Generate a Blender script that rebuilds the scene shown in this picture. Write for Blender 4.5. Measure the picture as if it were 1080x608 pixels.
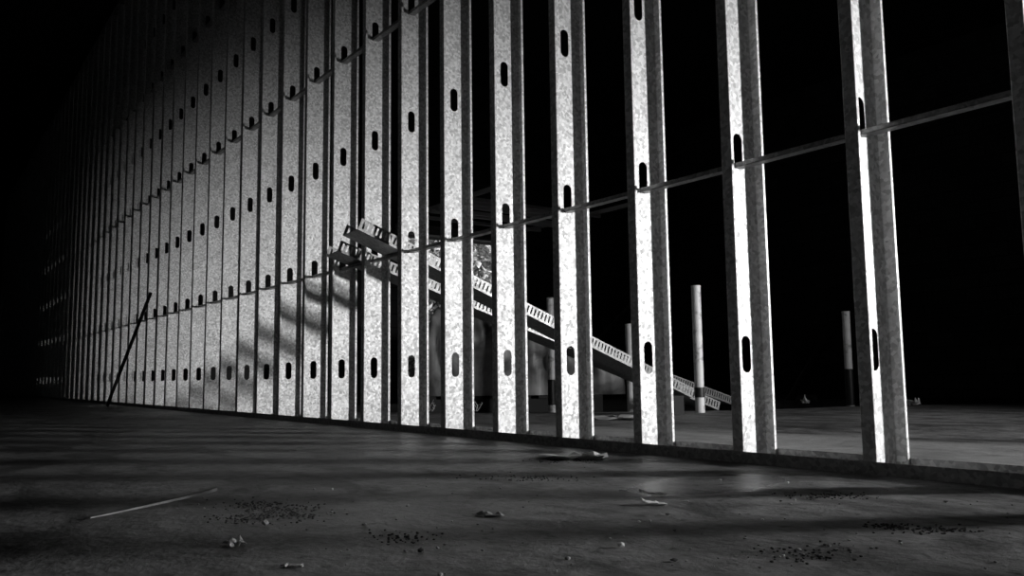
import bpy, bmesh, math, random
from mathutils import Vector, Matrix, noise
R = random.Random(7)
S = bpy.context.scene
for o in list(bpy.data.objects): bpy.data.objects.remove(o)
COL = S.collection

# ---------------------------------------------------------------- camera
cam_d = bpy.data.cameras.new('camera'); cam = bpy.data.objects.new('camera', cam_d); COL.objects.link(cam)
cam_d.sensor_width = 36; cam_d.lens = 890.761 / 1080 * 36; cam_d.clip_start = .02; cam_d.clip_end = 300
CR = Vector((0.58434878, 0.8114023, -0.01276007)); CU = Vector((0.09257249, -0.05103023, 0.99439743)); CF = Vector((-0.80620521, 0.58225616, 0.10493299))
CP = Vector((1.2118, -2.0105, 0.2485))
cam.matrix_world = Matrix(((CR.x, CU.x, -CF.x, CP.x), (CR.y, CU.y, -CF.y, CP.y), (CR.z, CU.z, -CF.z, CP.z), (0, 0, 0, 1)))
S.camera = cam

# ---------------------------------------------------------------- exposure, daylight, lamps
S.view_settings.view_transform = 'Standard'; S.view_settings.look = 'None'
S.view_settings.exposure = 0.0; S.view_settings.gamma = 1.0
S.view_settings.use_curve_mapping = False
W = bpy.data.worlds.new('overcast'); S.world = W; W.use_nodes = True
bg = W.node_tree.nodes['Background']; bg.inputs[0].default_value = (.9, .9, .9, 1); bg.inputs[1].default_value = .6

def look(o, src, dst):
    o.location = src
    o.rotation_euler = (Vector(dst) - Vector(src)).to_track_quat('-Z', 'Y').to_euler()

# high sun outside (the roof keeps it off the slab) and a hooded floodlight on site, off to the right behind the wall
sun_d = bpy.data.lights.new('sun', 'SUN'); sun = bpy.data.objects.new('sun', sun_d); COL.objects.link(sun)
sun_d.energy = 3.5; sun_d.angle = .02; look(sun, (5, 1.5, 8), (0, 0, 0))
key_d = bpy.data.lights.new('floodlight', 'SPOT'); key = bpy.data.objects.new('floodlight', key_d); COL.objects.link(key)
key_d.energy = 1450; key_d.shadow_soft_size = .22; key_d.spot_size = math.radians(102); key_d.spot_blend = 1.0
KP = Vector((3.15, 3.85, 1.15)); az, el = math.radians(39), math.radians(-7.5)
look(key, KP, KP + Vector((-math.cos(az), -math.sin(az), math.tan(el)))); key.scale = (1.0, .30, 1.0)
fill_d = bpy.data.lights.new('added_fill', 'AREA'); fill = bpy.data.objects.new('added_fill', fill_d); COL.objects.link(fill)
fill_d.energy = 2; fill_d.shape = 'RECTANGLE'; fill_d.size = 2.4; fill_d.size_y = 1.4; look(fill, (-2.5, -7.98, 1.0), (-2.5, 0, 1.0))  # weak fill added to lift the shaded near flanges, no known window there

# ---------------------------------------------------------------- helpers
def px(x, y, z=0.0):
    d = CF + CR * ((x - 540) / 890.761) - CU * ((y - 304) / 890.761)
    return CP + d * ((z - CP.z) / d.z)
def at_depth(x, y, dep):
    d = CF + CR * ((x - 540) / 890.761) - CU * ((y - 304) / 890.761)
    return CP + d * dep

def tag(o, label=None, cat=None, group=None, kind=None):
    if label: o['label'] = label
    if cat: o['category'] = cat
    if group: o['group'] = group
    if kind: o['kind'] = kind
    return o
def link(name, me, m=None, parent=None):
    o = bpy.data.objects.new(name, me); COL.objects.link(o)
    if m and me and not me.materials: me.materials.append(m)
    if parent: o.parent = parent
    return o
def done(name, bm, m, parent=None, smooth=False):
    bmesh.ops.recalc_face_normals(bm, faces=bm.faces)
    me = bpy.data.meshes.new(name); bm.to_mesh(me); bm.free()
    if smooth:
        for p in me.polygons: p.use_smooth = True
    return link(name, me, m, parent)
def empty(name, loc=(0, 0, 0)):
    o = bpy.data.objects.new(name, None); COL.objects.link(o); o.location = loc; o.empty_display_size = .05
    return o
def box(bm, lo, hi, mat=None):
    vs = [bm.verts.new((x, y, z)) for x in (lo[0], hi[0]) for y in (lo[1], hi[1]) for z in (lo[2], hi[2])]
    if mat:
        for v in vs: v.co = mat @ v.co
    for f in ((0, 1, 3, 2), (4, 6, 7, 5), (0, 4, 5, 1), (2, 3, 7, 6), (0, 2, 6, 4), (1, 5, 7, 3)):
        bm.faces.new([vs[i] for i in f])
    return vs
def tube(bm, pts, rad, n=12, caps=True):
    rings = []
    pts = [Vector(p) for p in pts]
    for i, p in enumerate(pts):
        t = (pts[min(i + 1, len(pts) - 1)] - pts[max(i - 1, 0)]).normalized()
        a = t.cross(Vector((0, 0, 1)))
        if a.length < .01: a = t.cross(Vector((1, 0, 0)))
        a.normalize(); b = t.cross(a)
        r = rad[i] if isinstance(rad, (list, tuple)) else rad
        rings.append([bm.verts.new(p + (a * math.cos(q) + b * math.sin(q)) * r) for q in [2 * math.pi * k / n for k in range(n)]])
    for A, B in zip(rings, rings[1:]):
        for k in range(n): bm.faces.new((A[k], A[(k + 1) % n], B[(k + 1) % n], B[k]))
    if caps: bm.faces.new(rings[0][::-1]); bm.faces.new(rings[-1])

# ---------------------------------------------------------------- materials
def mat(name, col=.5, rough=.6, metal=0.0, spec=.5):
    m = bpy.data.materials.new(name); m.use_nodes = True
    b = m.node_tree.nodes['Principled BSDF']
    b.inputs['Base Color'].default_value = (col, col, col, 1)
    b.inputs['Roughness'].default_value = rough; b.inputs['Metallic'].default_value = metal
    b.inputs['Specular IOR Level'].default_value = spec
    return m, m.node_tree.nodes, m.node_tree.links, b
def ramp(N, stops):
    r = N.new('ShaderNodeValToRGB'); e = r.color_ramp.elements
    while len(e) < len(stops): e.new(.5)
    for i, (p, v) in enumerate(stops): e[i].position = p; e[i].color = (v, v, v, 1)
    return r
def tex(N, L, kind, coord, scale, **kw):
    t = N.new('ShaderNodeTex' + kind); t.inputs['Scale'].default_value = scale
    for k, v in kw.items(): t.inputs[k].default_value = v
    L.new(coord, t.inputs['Vector']); return t
def coords(N, L, rand=True, scale=(1, 1, 1)):
    tc = N.new('ShaderNodeTexCoord'); mp = N.new('ShaderNodeMapping'); mp.inputs['Scale'].default_value = scale
    L.new(tc.outputs['Object'], mp.inputs['Vector'])
    if rand:
        oi = N.new('ShaderNodeObjectInfo'); mu = N.new('ShaderNodeMath'); mu.operation = 'MULTIPLY'; mu.inputs[1].default_value = 37.0
        L.new(oi.outputs['Random'], mu.inputs[0]); cb = N.new('ShaderNodeCombineXYZ')
        L.new(mu.outputs[0], cb.inputs[1]); L.new(mu.outputs[0], cb.inputs[2]); L.new(cb.outputs[0], mp.inputs['Location'])
    return mp.outputs['Vector']

def galvanised(name, lo, hi, r0, r1, bump=.25, metal=.3):
    m, N, L, b = mat(name, .6, .4, metal)
    v = coords(N, L)
    vo = tex(N, L, 'Voronoi', v, 95); vo.feature = 'F1'
    sep = N.new('ShaderNodeSeparateColor'); L.new(vo.outputs['Color'], sep.inputs[0])
    n = tex(N, L, 'Noise', v, 5, Detail=6)
    add = N.new('ShaderNodeMath'); add.operation = 'MULTIPLY_ADD'; add.inputs[1].default_value = .7
    L.new(sep.outputs[0], add.inputs[0]); 
    half = N.new('ShaderNodeMath'); half.operation = 'MULTIPLY'; half.inputs[1].default_value = .5
    L.new(n.outputs['Fac'], half.inputs[0]); L.new(half.outputs[0], add.inputs[2])
    r = ramp(N, ((.15, lo), (.95, hi))); L.new(add.outputs[0], r.inputs[0]); L.new(r.outputs[0], b.inputs['Base Color'])
    mr = N.new('ShaderNodeMapRange'); mr.inputs['To Min'].default_value = r0; mr.inputs['To Max'].default_value = r1
    L.new(sep.outputs[1], mr.inputs['Value']); L.new(mr.outputs[0], b.inputs['Roughness'])
    bp = N.new('ShaderNodeBump'); bp.inputs['Strength'].default_value = bump; bp.inputs['Distance'].default_value = .002
    n2 = tex(N, L, 'Noise', v, 120, Detail=2)
    L.new(n2.outputs['Fac'], bp.inputs['Height']); L.new(bp.outputs[0], b.inputs['Normal'])
    return m
M_galv = galvanised('galvanised spangle', .38, .84, .50, .68)
M_track = galvanised('galvanised track', .22, .5, .4, .6)
M_slot = galvanised('slotted track steel', .16, .34, .35, .5, .1)
M_rod = galvanised('channel steel', .14, .34, .3, .45, .1)

# concrete floor: troweled, dusty, with a few smooth damp patches
M_floor, N, L, b = mat('concrete slab', .12, .6)
v = coords(N, L, False)
n1 = tex(N, L, 'Noise', v, .9, Detail=8, Roughness=.6); n2 = tex(N, L, 'Noise', v, 14, Detail=8, Roughness=.7)
n3 = tex(N, L, 'Noise', coords(N, L, False, (1.0, 2.2, 1)), 3.0, Detail=5, Distortion=.6)
mx = N.new('ShaderNodeMath'); mx.operation = 'MULTIPLY'; L.new(n1.outputs['Fac'], mx.inputs[0]); L.new(n2.outputs['Fac'], mx.inputs[1])
pit = tex(N, L, 'Noise', v, 38, Detail=5); pr = ramp(N, ((.34, .45), (.42, 1.0))); L.new(pit.outputs['Fac'], pr.inputs[0])
r = ramp(N, ((.12, .045), (.24, .175), (.40, .32))); L.new(mx.outputs[0], r.inputs[0])
st = ramp(N, ((.38, .42), (.5, 1.0))); L.new(n3.outputs['Fac'], st.inputs[0])
mm = N.new('ShaderNodeMix'); mm.data_type = 'RGBA'; mm.blend_type = 'MULTIPLY'; mm.inputs['Factor'].default_value = 1
pm = N.new('ShaderNodeMix'); pm.data_type = 'RGBA'; pm.blend_type = 'MULTIPLY'; pm.inputs['Factor'].default_value = 1
L.new(r.outputs[0], pm.inputs['A']); L.new(pr.outputs[0], pm.inputs['B'])
L.new(pm.outputs['Result'], mm.inputs['A']); L.new(st.outputs[0], mm.inputs['B']); L.new(mm.outputs['Result'], b.inputs['Base Color'])
rr = ramp(N, ((.30, .30), (.45, .5), (.7, .75))); L.new(n1.outputs['Fac'], rr.inputs[0])
# damp smooth spot on the slab in front of the wall, and the pool of light behind it painted in as paler colour
tcf = N.new('ShaderNodeTexCoord')
def spot(cx, cy, sx, sy, edge):
    mp = N.new('ShaderNodeMapping'); mp.inputs['Location'].default_value = (-cx / sx, -cy / sy, 0); mp.inputs['Scale'].default_value = (1 / sx, 1 / sy, 0)
    L.new(tcf.outputs['Object'], mp.inputs['Vector']); ln = N.new('ShaderNodeVectorMath'); ln.operation = 'LENGTH'; L.new(mp.outputs[0], ln.inputs[0])
    ad = N.new('ShaderNodeMath'); ad.operation = 'MULTIPLY_ADD'; ad.inputs[1].default_value = edge; L.new(n2.outputs['Fac'], ad.inputs[0]); L.new(ln.outputs['Value'], ad.inputs[2])
    q = ramp(N, ((.75 + edge * .5 - .25, 1), (min(.99, 1 + edge * .5 - .25), 0))); L.new(ad.outputs[0], q.inputs[0]); return q.outputs[0]
dm = spot(-.12, -.5, .22, .42, .5)
mr = N.new('ShaderNodeMix'); mr.data_type = 'FLOAT'; L.new(dm, mr.inputs[0]); L.new(rr.outputs[0], mr.inputs[2]); mr.inputs[3].default_value = .16
L.new(mr.outputs[0], b.inputs['Roughness'])
sw = spot(.3, .62, 3.6, .62, .4)  # mask of the painted pool of light
lit_mix = N.new('ShaderNodeMix'); lit_mix.data_type = 'RGBA'; lit_mix.blend_type = 'MIX'; L.new(sw, lit_mix.inputs['Factor'])
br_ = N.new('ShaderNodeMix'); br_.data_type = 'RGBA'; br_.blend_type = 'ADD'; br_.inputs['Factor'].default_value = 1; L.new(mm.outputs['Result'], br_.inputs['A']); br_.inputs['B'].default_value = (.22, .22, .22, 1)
L.new(mm.outputs['Result'], lit_mix.inputs['A']); L.new(br_.outputs['Result'], lit_mix.inputs['B']); L.new(lit_mix.outputs['Result'], b.inputs['Base Color'])
bp = N.new('ShaderNodeBump'); bp.inputs['Strength'].default_value = .6; bp.inputs['Distance'].default_value = .012
n4 = tex(N, L, 'Noise', v, 70, Detail=4); hs = N.new('ShaderNodeMath'); hs.operation = 'MULTIPLY_ADD'; hs.inputs[1].default_value = .22
L.new(n4.outputs['Fac'], hs.inputs[0]); L.new(n2.outputs['Fac'], hs.inputs[2]); L.new(hs.outputs[0], bp.inputs['Height']); L.new(bp.outputs[0], b.inputs['Normal'])

M_soil, N, L, b = mat('dark soil', .03, .95)
v = coords(N, L, False); n1 = tex(N, L, 'Noise', v, 6, Detail=8)
r = ramp(N, ((.3, .012), (.7, .05))); L.new(n1.outputs['Fac'], r.inputs[0]); L.new(r.outputs[0], b.inputs['Base Color'])
M_yard, N, L, b = mat('pale gravel yard', .45, .95)
v = coords(N, L, False); n1 = tex(N, L, 'Noise', v, 9, Detail=8)
r = ramp(N, ((.3, .25), (.7, .6))); L.new(n1.outputs['Fac'], r.inputs[0]); L.new(r.outputs[0], b.inputs['Base Color'])
# dark block wall
M_block, N, L, b = mat('dark block masonry', .05, .9)
tc = N.new('ShaderNodeTexCoord'); sx = N.new('ShaderNodeSeparateXYZ'); L.new(tc.outputs['Object'], sx.inputs[0])
ad = N.new('ShaderNodeMath'); ad.operation = 'ADD'; L.new(sx.outputs[0], ad.inputs[0]); L.new(sx.outputs[1], ad.inputs[1])
cb = N.new('ShaderNodeCombineXYZ'); L.new(ad.outputs[0], cb.inputs[0]); L.new(sx.outputs[2], cb.inputs[1])
br = N.new('ShaderNodeTexBrick'); L.new(cb.outputs[0], br.inputs['Vector']); br.inputs['Scale'].default_value = 1
br.inputs['Brick Width'].default_value = .4; br.inputs['Row Height'].default_value = .2; br.inputs['Mortar Size'].default_value = .008
br.inputs['Color1'].default_value = (.06, .06, .06, 1); br.inputs['Color2'].default_value = (.04, .04, .04, 1); br.inputs['Mortar'].default_value = (.02, .02, .02, 1)
L.new(br.outputs['Color'], b.inputs['Base Color'])
bp = N.new('ShaderNodeBump'); bp.invert = True; bp.inputs['Strength'].default_value = .6; bp.inputs['Distance'].default_value = .01
L.new(br.outputs['Fac'], bp.inputs['Height']); L.new(bp.outputs[0], b.inputs['Normal'])
M_dark = mat('dark painted board', .025, .9)[0]
M_timber, N, L, b = mat('rough timber', .22, .8)
v = coords(N, L, True, (8, 1, 8)); n1 = tex(N, L, 'Noise', v, 6, Detail=6)
r = ramp(N, ((.3, .12), (.7, .32))); L.new(n1.outputs['Fac'], r.inputs[0]); L.new(r.outputs[0], b.inputs['Base Color'])
M_joist = mat('pale timber', .7, .8)[0]
M_dwood = mat('dark weathered timber', .05, .85)[0]
M_pvc, N, L, b = mat('white plastic pipe', .75, .45)
v = coords(N, L); n1 = tex(N, L, 'Noise', v, 18, Detail=7)
r = ramp(N, ((.32, .3), (.45, .72), (.7, .82))); L.new(n1.outputs['Fac'], r.inputs[0]); L.new(r.outputs[0], b.inputs['Base Color'])
M_black = mat('black tape', .012, .5)[0]
M_sheet, N, L, b = mat('grey plastic sheeting', .3, .42)
v = coords(N, L); n1 = tex(N, L, 'Noise', v, 3, Detail=5, Distortion=1.0)
r = ramp(N, ((.38, .10), (.62, .5))); L.new(n1.outputs['Fac'], r.inputs[0]); L.new(r.outputs[0], b.inputs['Base Color'])
M_white = mat('pale scrap', .75, .7)[0]
M_crumb = mat('concrete crumb', .3, .9)[0]
M_dirt = mat('dark dirt', .06, .95)[0]
M_leaf, N, L, b = mat('leaves', .3, .45)
oi = N.new('ShaderNodeTexCoord'); n1 = tex(N, L, 'Noise', oi.outputs['Object'], 4, Detail=3)
r = ramp(N, ((.42, .12), (.6, .9))); L.new(n1.outputs['Fac'], r.inputs[0]); L.new(r.outputs[0], b.inputs['Base Color'])
M_bark = mat('bark', .08, .9)[0]

# ---------------------------------------------------------------- setting
def plane_obj(name, quads, m, thick=None):
    bm = bmesh.new()
    for lo, hi in quads: box(bm, lo, hi)
    return tag(done(name, bm, m), kind='structure')
# slab with a broken back edge
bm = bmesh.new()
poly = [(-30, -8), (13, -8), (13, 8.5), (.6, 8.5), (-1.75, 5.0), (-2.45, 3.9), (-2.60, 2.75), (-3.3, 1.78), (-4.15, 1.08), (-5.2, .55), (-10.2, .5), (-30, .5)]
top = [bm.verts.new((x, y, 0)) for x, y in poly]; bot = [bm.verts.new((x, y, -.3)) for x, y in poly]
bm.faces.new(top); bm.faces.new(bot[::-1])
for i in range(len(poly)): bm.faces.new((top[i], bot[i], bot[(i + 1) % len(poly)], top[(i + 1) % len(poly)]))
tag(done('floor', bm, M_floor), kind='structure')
plane_obj('floor_soil', [((-30, .3, -.5), (-10.2, 1.3, -.12)), ((-10.2, .3, -.5), (13, 10.2, -.12))], M_soil)
plane_obj('floor_yard', [((-60, 1.3, -.6), (-10.2, 60, -.14)), ((-10.2, 10.2, -.6), (60, 60, -.14))], M_yard)
plane_obj('wall_end', [((-10.2, 6.0, -.3), (-9.95, 10, 5)), ((-10.2, 1.3, -.3), (-9.95, 4.12, 5)), ((-10.2, 4.12, 2.42), (-9.95, 6.0, 5))], M_block)
plane_obj('wall_back', [((-10.2, 10, -.3), (13.2, 10.2, 5))], M_block)
plane_obj('wall_left', [((-30, 1.1, -.3), (-9.95, 1.3, 5)), ((-30.2, -8, -.3), (-30, 1.3, 5))], M_dark)
plane_obj('wall_right', [((13, -8.2, -.3), (13.2, 10, 5))], M_dark)
plane_obj('wall_front', [((-30, -8.2, -.3), (-3.7, -8, 5)), ((-1.3, -8.2, -.3), (13, -8, 5)), ((-3.7, -8.2, -.3), (-1.3, -8, .3)), ((-3.7, -8.2, 1.7), (-1.3, -8, 5))], M_dark)  # wall opening made up to suit the added fill light
plane_obj('ceiling', [((-30.2, -8.2, 5), (13.2, 1.3, 5.2)), ((-10.2, 1.3, 5), (13.2, 10.2, 5.2))], M_dark)
plane_obj('trim_1', [((-9.95, 3.9, 2.42), (-9.80, 6.1, 2.56))], M_timber)

# ---------------------------------------------------------------- stud wall
SP = .402264; WD = .152; FL = .036; LIP = .011; Z0 = .305; DZ = .6096; HT = 4.88
def stud_mesh(nholes=8):
    bm = bmesh.new()
    rc = .0028
    def arc(cx, cy, a0, a1):
        return [(cx + rc * math.cos(math.radians(a0 + (a1 - a0) * i / 3)), cy + rc * math.sin(math.radians(a0 + (a1 - a0) * i / 3))) for i in range(4)]
    h = WD / 2
    near = [(FL, -h + LIP), (FL, -h + rc)] + arc(FL - rc, -h + rc, 0, -90)[1:] + arc(rc, -h + rc, 270, 180)
    far = [(x, -y) for x, y in reversed(near)]
    for prof in (near, far):
        a = [bm.verts.new((x, y, 0)) for x, y in prof]; b_ = [bm.verts.new((x, y, HT)) for x, y in prof]
        for i in range(len(prof) - 1): bm.faces.new((a[i], a[i + 1], b_[i + 1], b_[i]))
    y0, y1 = -h + rc, h - rc
    hw, hh = .0195, .054
    def V(y, z): return bm.verts.new((0, y, z))
    zs = 0.0
    for j in range(nholes):
        c = Z0 + DZ * j; lo, hi = c - .09, c + .09
        bm.faces.new([V(y0, zs), V(y1, zs), V(y1, lo), V(y0, lo)])
        # pill-shaped knockout, two concave halves
        ang = [math.pi * i / 12 for i in range(13)]
        rt = [(hw * math.sin(t), c + (hh - hw) + hw * math.cos(t)) for t in ang[:7]] + [(hw * math.sin(t), c - (hh - hw) + hw * math.cos(t)) for t in ang[6:]]
        bm.faces.new([V(0, lo), V(y1, lo), V(y1, hi), V(0, hi)] + [V(y, z) for y, z in rt])
        bm.faces.new([V(0, hi), V(y0, hi), V(y0, lo), V(0, lo)] + [V(-y, z) for y, z in reversed(rt)])
        zs = hi
    bm.faces.new([V(y0, zs), V(y1, zs), V(y1, HT), V(y0, HT)])
    bmesh.ops.remove_doubles(bm, verts=bm.verts, dist=.00002)
    bmesh.ops.triangulate(bm, faces=[f for f in bm.faces if len(f.verts) > 4])
    me = bpy.data.meshes.new('steel_stud'); bm.to_mesh(me); bm.free()
    me.materials.append(M_galv)
    return me
sm = stud_mesh()
def screw_mesh():
    bm = bmesh.new()
    bmesh.ops.create_cone(bm, cap_ends=True, segments=12, radius1=.0048, radius2=.0034, depth=.0028)
    bmesh.ops.create_cone(bm, cap_ends=True, segments=6, radius1=.0016, radius2=.0016, depth=.0012, matrix=Matrix.Translation((0, 0, .0015)))
    me = bpy.data.meshes.new('screw'); bm.to_mesh(me); bm.free(); me.materials.append(M_track); return me
scm = screw_mesh()
ORD = {-1: 'steel stud cut off by the right edge of the photo, only its near flange showing',
       0: 'rightmost whole steel stud, wide and gleaming, its knockouts half hidden by its lip',
       1: 'second whole steel stud from the right, standing left of the short white pipe stub',
       2: 'third whole steel stud from the right, just left of the tall white pipe',
       3: 'fourth whole steel stud from the right, crossing in front of the leaning slotted tracks',
       4: 'fifth whole steel stud from the right, at the right edge of the leafy opening',
       5: 'sixth whole steel stud from the right, in the middle of the leafy opening',
       6: 'seventh whole steel stud from the right, right beside the tracks poking through the wall',
       7: 'eighth whole steel stud from the right, standing between the two protruding track ends',
       8: 'ninth whole steel stud from the right, behind the lower protruding track end',
       9: 'tenth whole steel stud from the right, first one clear left of the track ends'}
NW = {10: 'eleventh', 11: 'twelfth', 12: 'thirteenth', 13: 'fourteenth', 14: 'fifteenth', 15: 'sixteenth', 16: 'seventeenth', 17: 'eighteenth', 18: 'nineteenth', 19: 'twentieth', 20: 'twenty-first', 21: 'twenty-second', 22: 'twenty-third', 23: 'twenty-fourth'}
for k in range(-6, 59):
    o = link('steel_stud', sm); o.location = (-k * SP, 0, .0015)
    md = o.modifiers.new('gauge', 'SOLIDIFY'); md.thickness = .0011; md.offset = 0
    if k in ORD: lab = ORD[k]; g = 'steel studs of the wall frame'
    elif k in NW: lab = NW[k] + ' whole steel stud from the right, speckled galvanised, lit from the right'; g = 'steel studs of the wall frame'
    elif k < -1: lab = 'steel stud of the wall frame standing beyond the right edge of the photo'; g = 'steel studs right of the frame'
    else: lab = 'barely lit steel stud in the dark far left end of the wall frame'; g = 'steel studs lost in the dark'
    tag(o, lab, 'stud', g)
    if -1 <= k <= 6:
        for (x, y, z, ax) in ((.018, WD / 2 - .0005, .016, 'X'), (.018, -WD / 2 - .0035, .016, 'X')):
            s = link('screw', scm, parent=o); s.location = (x, y, z); s.rotation_euler = (math.radians(90), 0, 0)
# bottom and top track
def track_bm(x0, x1, w, leg, t, up=1):
    bm = bmesh.new()
    h = w / 2
    box(bm, (x0, -h, 0), (x1, h, t)); box(bm, (x0, -h - t, 0), (x1, -h, leg)); box(bm, (x0, h, 0), (x1, h + t, leg))
    if up < 0: bmesh.ops.scale(bm, verts=bm.verts, vec=(1, 1, -1))
    return bm
bt = done('bottom_track', track_bm(-24, 3.2, WD + .003, .032, .0014), M_track)
tag(bt, 'low steel channel screwed to the floor, carrying the feet of all the studs', 'track')
for x in [-.21 - .8045 * i for i in range(-2, 8)]:
    s = link('screw', scm, parent=bt); s.location = (x, .02, .0025)
tt = done('top_track', track_bm(-24, 3.2, WD + .003, .032, .0014, -1), M_track); tt.location = (0, 0, HT + .004)
tag(tt, 'steel channel capping the studs at the ceiling, above the photo', 'track')
# bridging channels through the knockouts
def bridging(z, x0, x1, label):
    bm = bmesh.new(); w = .0175; h = .0135; t = .0015
    box(bm, (x0, -w, z), (x1, w, z + t)); box(bm, (x0, -w, z), (x1, -w + t, z + h)); box(bm, (x0, w - t, z), (x1, w, z + h))
    o = done('bridging_channel', bm, M_rod); tag(o, label, 'channel', 'bridging channels through the stud knockouts')
    k0 = 0
    return o
zb = lambda j: Z0 + DZ * j - .0535 + .0015 + .0008
BR = [bridging(zb(1), -23.8, 2.9, 'lowest thin steel bridging channel, running behind the protruding slotted track ends'),
      bridging(zb(3), -23.8, 2.9, 'middle dark steel bridging channel, reaching the top edge of the photo near the seventh stud'),
      bridging(zb(5), -23.8, 2.9, 'highest dark steel bridging channel, climbing through the dim upper left studs')]
def clip_mesh():
    bm = bmesh.new(); box(bm, (.0010, -.0185, .0135), (.003, .0185, .034)); box(bm, (.001, -.0172, .0136), (.03, .0172, .0156))
    me = bpy.data.meshes.new('clip'); bm.to_mesh(me); bm.free(); me.materials.append(M_rod); return me

# ---------------------------------------------------------------- slotted tracks leaning through the wall
def slotted_track(name, A, F, label, w=.185, leg=.062, ext0=0.0, ext1=0.0):
    """A, F: upper and lower ends of the right-hand bottom corner line; open side up."""
    A, F = Vector(A), Vector(F); d = (F - A).normalized(); ln = (F - A).length
    left = Vector((-1, 0, 0)); left = (left - d * left.dot(d)).normalized(); up = left.cross(d)
    if up.z < 0: up = -up
    m = Matrix(((d.x, left.x, up.x, A.x), (d.y, left.y, up.y, A.y), (d.z, left.z, up.z, A.z), (0, 0, 0, 1)))
    root = empty(name); root.matrix_world = m
    tag(root, label, 'track', 'slotted tracks leaning through the wall')
    t = .0012
    bm = bmesh.new(); box(bm, (0, 0, 0), (ln, w, t)); done('web', bm, M_slot, root)
    for y in (0, w - t):
        bm = bmesh.new(); pitch = .0254; sw = .0105; z0, z1 = .013, leg - .010
        n = int(ln / pitch); off = (ln - n * pitch) / 2
        def q(xa, xb, za, zb_): box(bm, (xa, y, za), (xb, y + t, zb_))
        q(0, ln, t, z0); q(0, ln, z1, leg)
        x = 0
        for i in range(n):
            c = off + (i + .5) * pitch
            q(x, c - sw / 2, z0, z1); x = c + sw / 2
        q(x, ln, z0, z1)
        done('slotted_leg', bm, M_slot, root)
    return root
# upper one rests on the bridging channel between two studs
def solve(pA, yA, pF, zF, sx):
    d = CF + CR * ((pA[0] - 540) / 890.761) - CU * ((pA[1] - 304) / 890.761)
    P = CP + d * ((yA - CP.y) / d.y); F = px(pF[0], pF[1], zF); dr = (P - F).normalized()
    best = min((abs(540 + 890.761 * ((P + dr * t - CP).dot(CR) / (P + dr * t - CP).dot(CF)) - sx), t) for t in [i * .002 for i in range(600)])
    return P + dr * best[1], F
A1, F1 = solve((419.6, 263.4), -.031, (730, 420), .105, 377.5)
slotted_track('slotted_track', A1, F1, 'upper slotted steel track leaning down through the wall, its raised end nearest the camera')
A2, F2 = solve((381.5, 275.5), -.004, (758, 433), 0.001, 355.8)
slotted_track('slotted_track', A2, F2, 'lower slotted steel track through the wall, its foot on the slab beside the white pipe')
F3 = px(771, 426.6, .012); A3 = Vector((F3.x - .04, F3.y - 1.75, .50))
slotted_track('slotted_track', A3, F3, 'shorter slotted steel track behind the other two, only its foot showing past the white pipe')

m_ = Matrix.Translation((F1.x - .09, F1.y - .10, 0)) @ Matrix.Rotation(.06, 4, 'Z')
bm = bmesh.new(); box(bm, (-.06, -.045, .001), (.07, .045, F1.z + .015), m_)
tag(done('timber_block', bm, M_dark), 'dark timber block propping up the foot of the upper slotted track', 'block')

# ---------------------------------------------------------------- white pipes
def pipe(base, h, rad, label, bands=(), cap=True, tilt=(0, 0)):
    root = empty('plastic_pipe', base); tag(root, label, 'pipe', 'white pipes standing behind the wall'); root.rotation_euler = (tilt[0], tilt[1], 0)
    bm = bmesh.new(); n = 24
    prof = [(rad, 0), (rad, h), (rad * .86, h), (rad * .86, h - .3)]
    rings = [[bm.verts.new((r_ * math.cos(2 * math.pi * i / n), r_ * math.sin(2 * math.pi * i / n), z)) for i in range(n)] for r_, z in prof]
    for a, c in zip(rings, rings[1:]):
        for i in range(n): bm.faces.new((a[i], a[(i + 1) % n], c[(i + 1) % n], c[i]))
    bm.faces.new(rings[-1])
    done('tube', bm, M_pvc, root, False)
    for z0, z1 in bands:
        bm = bmesh.new(); tube(bm, [(0, 0, z0), (0, 0, (z0 + z1) / 2), (0, 0, z1)], [rad * 1.05, rad * 1.07, rad * 1.05], n)
        done('black_sleeve', bm, M_black, root)
    bm = bmesh.new(); tube(bm, [(0, 0, h - .012), (0, 0, h + .001)], rad * 1.05, n, False)
    done('rim', bm, M_pvc, root)
    return root
pipe(px(738.5, 435.5, 0), .84, .031, 'tall white plastic pipe with a black band near its foot, beside the leaning tracks', [(.10, .165)])
b2 = at_depth(897, 426, 7.0); pipe((b2.x, b2.y, -.12), .76 + .12, .032, 'short white plastic pipe with a black lower half, just left of the rightmost whole stud', [(.10, .40)])
b3 = at_depth(666, 427, 7.2); pipe((b3.x, b3.y, -.12), .69 + .12, .036, 'white plastic pipe mostly hidden behind the third stud, above the leaning tracks', [])
b4 = at_depth(582, 425, 8.0); pipe((b4.x, b4.y, -.12), 1.0 + .12, .034, 'white plastic pipe behind the plastic covered load, left of the fourth stud', [(.1, .34)])

# ---------------------------------------------------------------- pallet and wrapped load
u = Vector((.66, .75, 0)).normalized(); wv = Vector((-u.y, u.x, 0))
PB = Vector((-6.52, 2.38, -.12)); PS = 1.45
PM = Matrix(((u.x, wv.x, 0, PB.x), (u.y, wv.y, 0, PB.y), (0, 0, 1, PB.z), (0, 0, 0, 1))) @ Matrix.Scale(PS, 4)
root = empty('timber_pallet'); root.matrix_world = PM; tag(root, 'dark timber pallet on the ground under the plastic covered load', 'pallet')
for i in range(3):
    bm = bmesh.new(); box(bm, (0, .02 + i * .37, .002), (1.3, .06 + i * .37, .10)); done('bearer', bm, M_dwood, root)
for i in range(8):
    bm = bmesh.new(); box(bm, (.0 + i * .17, .0, .101), (.11 + i * .17, .84, .122)); done('deck_board', bm, M_dwood, root)
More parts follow.
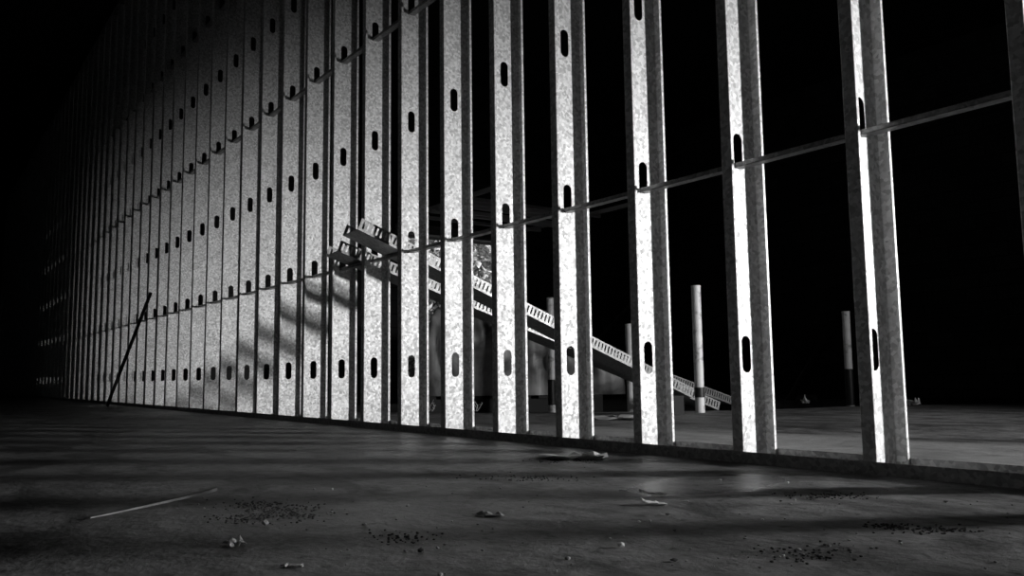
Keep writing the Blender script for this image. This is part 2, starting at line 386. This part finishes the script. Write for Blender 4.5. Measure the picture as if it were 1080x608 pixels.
# draped load: lumpy sheet over stacked material, slumping toward its right end
def load_height(s):
    return .63 if s < .25 else .63 - .10 * (s - .25) if s < .62 else max(.593 - 1.05 * (s - .62), .16)
bm = bmesh.new(); NU, NV = 70, 60; grid = []
for i in range(NU + 1):
    s = i / NU; row = []
    for j in range(NV + 1):
        a = math.pi * j / NV                      # front hem to back hem
        H = load_height(s) * (1 - .0)
        e = min(1, s / .07) ** .5 * min(1, (1 - s) / .05) ** .5
        cx, cz = math.cos(a), math.sin(a)
        y = .41 + .43 * math.copysign(abs(cx) ** .45, cx) * -1 * (.75 + .25 * e)
        z = .125 + H * (abs(cz) ** .42) * (.35 + .65 * e)
        p = Vector((-.03 + 1.49 * s, y, z))
        fold = noise.noise(Vector((p.x * 9, p.y * 3, p.z * 1.6))) * .06 + noise.noise(Vector((p.x * 24 + 3 * p.z, p.y * 9, p.z * 5))) * .03 + abs(noise.noise(Vector((p.x * 14 + p.z * 9, p.y * 8, p.z * 6 - 5)))) * .06
        nrm = Vector((0, -cx, cz)); p += nrm * fold * min(1, (z - .125) / .08)
        p.z = max(p.z, .124)
        row.append(bm.verts.new(p))
    grid.append(row)
for i in range(NU):
    for j in range(NV): bm.faces.new((grid[i][j], grid[i + 1][j], grid[i + 1][j + 1], grid[i][j + 1]))
bm.faces.new(grid[0]); bm.faces.new(grid[-1][::-1])
ld = done('covered_load', bm, M_sheet, None, True); ld.matrix_world = PM
tag(ld, 'stack of material draped in wrinkled grey plastic sheeting on the dark pallet', 'covered load')
# crumpled scrap maker
def scrap(name, loc, size, label, cat, m=M_white, flat=.35, seed=0, group=None, rz=0, tilt=0):
    rr_ = random.Random(seed); bm = bmesh.new(); n = 7; g = []
    for i in range(n):
        g.append([bm.verts.new(((i / (n - 1) - .5) * size[0] + rr_.uniform(-.1, .1) * size[0], (j / (n - 1) - .5) * size[1] + rr_.uniform(-.1, .1) * size[1], abs(rr_.gauss(0, .5)) * size[2])) for j in range(n)])
    for i in range(n - 1):
        for j in range(n - 1): bm.faces.new((g[i][j], g[i + 1][j], g[i + 1][j + 1], g[i][j + 1]))
    zmin = min(v_.co.z for v_ in bm.verts)
    for v_ in bm.verts: v_.co.z -= zmin - .0008
    o = done(name, bm, m); md = o.modifiers.new('t', 'SOLIDIFY'); md.thickness = .0008; md.offset = 1
    o.location = loc; o.rotation_euler = (0, tilt, rz); o.location.z += abs(math.sin(tilt)) * size[0] * .5; tag(o, label, cat, group); return o
def strands(name, loc, label, sc, seed, group=None):
    rr_ = random.Random(seed); bm = bmesh.new()
    for i in range(5):
        p = Vector((rr_.uniform(-.5, .5) * sc, rr_.uniform(-.1, .1) * sc, 0.003)); pts = [p]
        for q in range(4): p = p + Vector((rr_.uniform(-.25, .3) * sc, rr_.uniform(-.1, .1) * sc, rr_.uniform(-.05, .32) * sc)); p.z = max(p.z, .003); pts.append(p)
        tube(bm, pts, .0018, 5)
    o = done(name, bm, M_white); o.location = loc; tag(o, label, 'shred', group); return o
strands('plastic_shred', px(458, 436.6) + Vector((.10, -.10, .02)), 'white plastic shred on the slab against the pallet, left of the sixth stud', .09, 3)
strands('plastic_shred', px(506, 436.6) + Vector((.10, -.10, .02)), 'white plastic shred on the slab against the pallet, right of the sixth stud', .09, 5)

# ---------------------------------------------------------------- background details
JY0, JY1 = 4.07, 6.3
for i, x in enumerate((-8.1, -8.33, -8.56, -8.9, -9.1, -9.55)):
    bm = bmesh.new(); box(bm, (x - .022, JY0 - .05, 2.60), (x + .022, JY1 + .05, 2.65))
    tag(done('ceiling_joist', bm, M_joist), 'timber joist across the top of the view, one of several above the leafy opening', 'joist', 'joists above the leafy opening')
for y, lab in ((JY0, 'timber beam carrying the near ends of the joists above the leafy opening'), (JY1, 'timber beam carrying the far ends of the joists above the leafy opening')):
    bm = bmesh.new(); box(bm, (-10.0, y - .03, 2.65), (-7.3, y + .03, 2.70)); tag(done('joist_beam', bm, M_joist), lab, 'beam')
# hangers that carry the beams from the ceiling
for y, lab in ((JY0, 'dark hanger rod holding the near joist beam'), (JY1, 'dark hanger rod holding the far joist beam')):
    bm = bmesh.new(); tube(bm, [(-7.4, y, 2.7), (-7.4, y, 5.0)], .012, 8); tag(done('hanger_rod', bm, M_dark), lab, 'rod')
# braces leaning on the block wall
def brace(p0, p1, rad, label, group):
    bm = bmesh.new(); tube(bm, [p0, p1], rad, 10); tag(done('leaning_pole', bm, M_dark), label, 'pole', group)
for dx, w in ((0, 'left'), (9, 'right')):
    a = px(572 + dx, 415, -.12); a = at_depth(572 + dx, 415, 11.5); a.z = -.1; c = at_depth(700 + dx, 286, 11.9)
    brace(a, c, .045, w + ' one of two dark poles leaning in the gloom above the leaning tracks', 'dark leaning poles')
a = at_depth(830, 424, 9.5); a.z = -.1; c = at_depth(908, 296, 9.9)
brace(a, c, .05, 'dark pole leaning in the gloom left of the short white pipe', 'dark leaning poles')
# boards on the ground
for (x0, y0, x1, y1, d0, d1, lab) in ((800, 419.5, 896, 418, 8.4, 8.9, 'nearer pale board lying on the dark ground between the two rightmost whole studs'), (790, 413.5, 862, 412.5, 10.4, 10.8, 'farther pale board lying on the dark ground between the two rightmost whole studs')):
    a = at_depth(x0, y0, d0); c = at_depth(x1, y1, d1); d = (c - a); d.z = 0; ln = d.length; d.normalize(); n_ = Vector((-d.y, d.x, 0))
    m = Matrix(((d.x, n_.x, 0, a.x), (d.y, n_.y, 0, a.y), (0, 0, 1, -.119), (0, 0, 0, 1)))
    bm = bmesh.new(); box(bm, (0, 0, 0), (ln, .14, .09), m); tag(done('timber_board', bm, M_timber), lab, 'board', 'boards on the dark ground')
# dark rod propped against the far studs
bm = bmesh.new(); ft = px(113, 428.3, .012); tube(bm, [ft, Vector((-7.40, -.092, 1.10))], .016, 10)
tag(done('propped_rod', bm, M_dark), 'thin dark rod propped at a slant against the dim far left studs', 'rod')

# outdoors: trees beyond the opening
def tree(x, y, h, rad, seed, label):
    rr_ = random.Random(seed); root = empty('leafy_tree', (x, y, -.14)); tag(root, label, 'tree', 'trees outside the opening')
    bm = bmesh.new(); tube(bm, [(0, 0, 0), (.05, 0, h * .4), (.0, .06, h * .8)], [.09, .06, .02], 8)
    for i in range(6):
        a = rr_.uniform(0, 6.28); z = h * rr_.uniform(.3, .6); tube(bm, [(0.03, 0, z), (math.cos(a) * rad * .7, math.sin(a) * rad * .7, z + .6)], [.03, .008], 6)
    done('trunk', bm, M_bark, root)
    bm = bmesh.new()
    for i in range(1500):
        a = rr_.uniform(0, 6.283); t = rr_.uniform(-1, 1); rr2 = rad * rr_.uniform(.35, 1) ** .5
        c = Vector((math.cos(a) * math.sqrt(1 - t * t) * rr2, math.sin(a) * math.sqrt(1 - t * t) * rr2, h * .58 + t * h * .5 * rr_.uniform(.6, 1)))
        sz = rr_.uniform(.08, .17); q = Matrix.Rotation(rr_.uniform(0, 6.28), 3, 'Z') @ Matrix.Rotation(rr_.uniform(-1.2, 1.2), 3, 'X')
        vs = [bm.verts.new(c + q @ Vector(v_)) for v_ in ((-sz * .5, 0, 0), (0, -sz, .01), (sz * .5, 0, 0), (0, sz, -.02))]
        bm.faces.new(vs)
    done('foliage', bm, M_leaf, root)
for i, (x, y, h, r_) in enumerate(((-13.6, 6.2, 3.5, .95), (-14.4, 8.3, 3.6, 1.0), (-16.9, 9.6, 4.0, 1.2), (-16.0, 6.9, 3.8, 1.1), (-13.9, 4.1, 3.3, .9))):
    tree(x, y, h, r_, 40 + i, 'leafy tree in daylight outside, seen blurred through the opening in the end wall')

# ---------------------------------------------------------------- floor litter in front
def splinter(name, p0, p1, w, label):
    bm = bmesh.new(); p0, p1 = Vector(p0), Vector(p1); d = (p1 - p0); n_ = Vector((-d.y, d.x, 0)).normalized(); N_ = 14; rows = []
    for i in range(N_ + 1):
        s = i / N_; c = p0 + d * s + n_ * math.sin(s * 5) * .004; c.z = .003 + .012 * s * s
        ww = w * (.12 + .88 * s) * (1 if i < N_ else .45); hgt = .002 + .004 * s
        rows.append([bm.verts.new(c + n_ * ww), bm.verts.new(c - n_ * ww), bm.verts.new(c - n_ * ww * .8 + Vector((0, 0, hgt))), bm.verts.new(c + n_ * ww * .8 + Vector((0, 0, hgt)))])
    for a, c in zip(rows, rows[1:]):
        for k in range(4): bm.faces.new((a[k], a[(k + 1) % 4], c[(k + 1) % 4], c[k]))
    bm.faces.new(rows[0]); bm.faces.new(rows[-1][::-1])
    return tag(done(name, bm, M_timber), label, 'wood splinter')
splinter('wood_splinter', px(95, 549), px(226, 525), .008, 'long pale wood splinter lying alone on the floor at lower left')
def rock(name, loc, s, label, cat, m, seed, group=None, squash=.7):
    rr_ = random.Random(seed); bm = bmesh.new(); bmesh.ops.create_icosphere(bm, subdivisions=1, radius=s)
    off = Vector((rr_.uniform(0, 50), rr_.uniform(0, 50), 0))
    for v_ in bm.verts:
        v_.co *= 1 + .45 * noise.noise(v_.co / s * .9 + off)
        v_.co.z *= squash
    zm = min(v_.co.z for v_ in bm.verts)
    for v_ in bm.verts: v_.co.z -= zm
    o = done(name, bm, m); o.location = (loc[0], loc[1], 0); o.rotation_euler = (0, 0, rr_.uniform(0, 6)); return tag(o, label, cat, group)
rock('pebble', px(655, 578), .0062, 'single pale pebble alone on the floor at bottom centre', 'pebble', M_white, 1)
rock('concrete_lump', px(280, 555), .0068, 'dark cube-like concrete lump on the floor right of the wood splinter', 'lump', M_crumb, 2)
rock('concrete_lump', px(444, 583), .005, 'dark small lump on the floor between the paper scrap and the pale pebble', 'lump', M_dirt, 12)
rock('concrete_lump', px(711, 593), .006, 'dark flat lump on the floor right of the pale pebble', 'lump', M_dirt, 13, None, .4)
scrap('scrap_or_glint', px(248, 576), (.028, .026, .012), 'crumpled pale paper scrap on the floor in front of the wood splinter', 'scrap', M_white, seed=4)
scrap('scrap_or_glint', px(308, 599), (.026, .010, .004), 'narrow pale scrap at the very bottom of the photo, left of centre', 'scrap', M_white, seed=5, rz=.9)
scrap('scrap_or_glint', px(605, 484), (.20, .09, .016), 'wide torn flattened scrap on the floor right in front of the track', 'scrap', M_white, seed=6, rz=.8)
scrap('scrap_or_glint', px(516, 545), (.05, .02, .006), 'small pale sliver on the floor below the middle of the wall', 'scrap', M_crumb, seed=8, rz=.7)
scrap('scrap_or_glint', px(851, 426) + Vector((.02, -.05, 0)), (.06, .04, .05), 'crumpled white scrap on the slab behind the second whole stud', 'scrap', M_white, seed=9)
scrap('scrap_or_glint', px(963, 428), (.10, .05, .05), 'crumpled white scrap on the slab just right of the rightmost whole stud', 'scrap', M_white, seed=10)
scrap('scrap_or_glint', px(655, 443), (.30, .14, .03), 'ragged flattened scrap on the slab behind the third whole stud', 'scrap', M_crumb, seed=11, rz=.5)
scrap('scrap_or_glint', px(687, 524), (.05, .022, .004), 'upper of two white slivers painted in as wet glints on the floor below the third whole stud', 'scrap', M_white, seed=15, rz=.95, tilt=.15)  # glints of the damp floor built as pale slivers, this and the next
scrap('scrap_or_glint', px(690, 533), (.045, .026, .004), 'lower of two white slivers painted in as wet glints on the floor below the third whole stud', 'scrap', M_white, seed=16, rz=.95, tilt=.15)
# crumbs, one object each
rr_ = random.Random(99); cm = []
for i in range(6):
    bm = bmesh.new(); bmesh.ops.create_icosphere(bm, subdivisions=1, radius=1)
    for v_ in bm.verts: v_.co *= 1 + .5 * noise.noise(v_.co * 1.2 + Vector((i * 9, 0, 0))); v_.co.z *= .6
    zm = min(v_.co.z for v_ in bm.verts)
    for v_ in bm.verts: v_.co.z -= zm
    me = bpy.data.meshes.new('concrete_crumb'); bm.to_mesh(me); bm.free(); me.materials.append(M_crumb if i < 4 else M_white); cm.append(me)
for i in range(130):
    x = rr_.uniform(200, 1070); y = 608 - 125 * (rr_.random() ** .8)
    if y < 452 + (x - 260) * .068 + 14: continue
    o = link('concrete_crumb', cm[rr_.randrange(6)]); p = px(x, y); s = rr_.uniform(.0012, .0032) * (1.5 if rr_.random() < .1 else 1)
    o.location = p; o.scale = (s, s, s); o.rotation_euler = (0, 0, rr_.uniform(0, 6)); tag(o, 'tiny concrete crumb scattered on the floor in front of the stud wall', 'crumb', 'crumbs on the floor')
# loose dirt nobody could count
bm = bmesh.new()
for (cx, cy, rx, ry, n) in ((300, 541, 45, 9, 260), (268, 533, 35, 5, 120), (255, 548, 30, 5, 100), (870, 524, 50, 4, 110), (990, 560, 45, 4, 110), (940, 556, 30, 3, 70), (420, 568, 40, 8, 70), (600, 486, 40, 3, 120), (560, 505, 60, 4, 100), (850, 585, 60, 10, 90)):
    for i in range(n):
        p = px(cx + rr_.gauss(0, rx * .5), cy + rr_.gauss(0, ry * .5)); s = rr_.uniform(.0008, .003)
        t = bmesh.ops.create_icosphere(bm, subdivisions=1, radius=s)
        for v_ in t['verts']: v_.co.z *= .6; v_.co *= rr_.uniform(.8, 1.2); v_.co += Vector((p.x, p.y, s * .4))
tag(done('loose_dirt', bm, M_dirt), 'patches of loose dark dirt strewn over the concrete in front of the wall', 'dirt', kind='stuff')
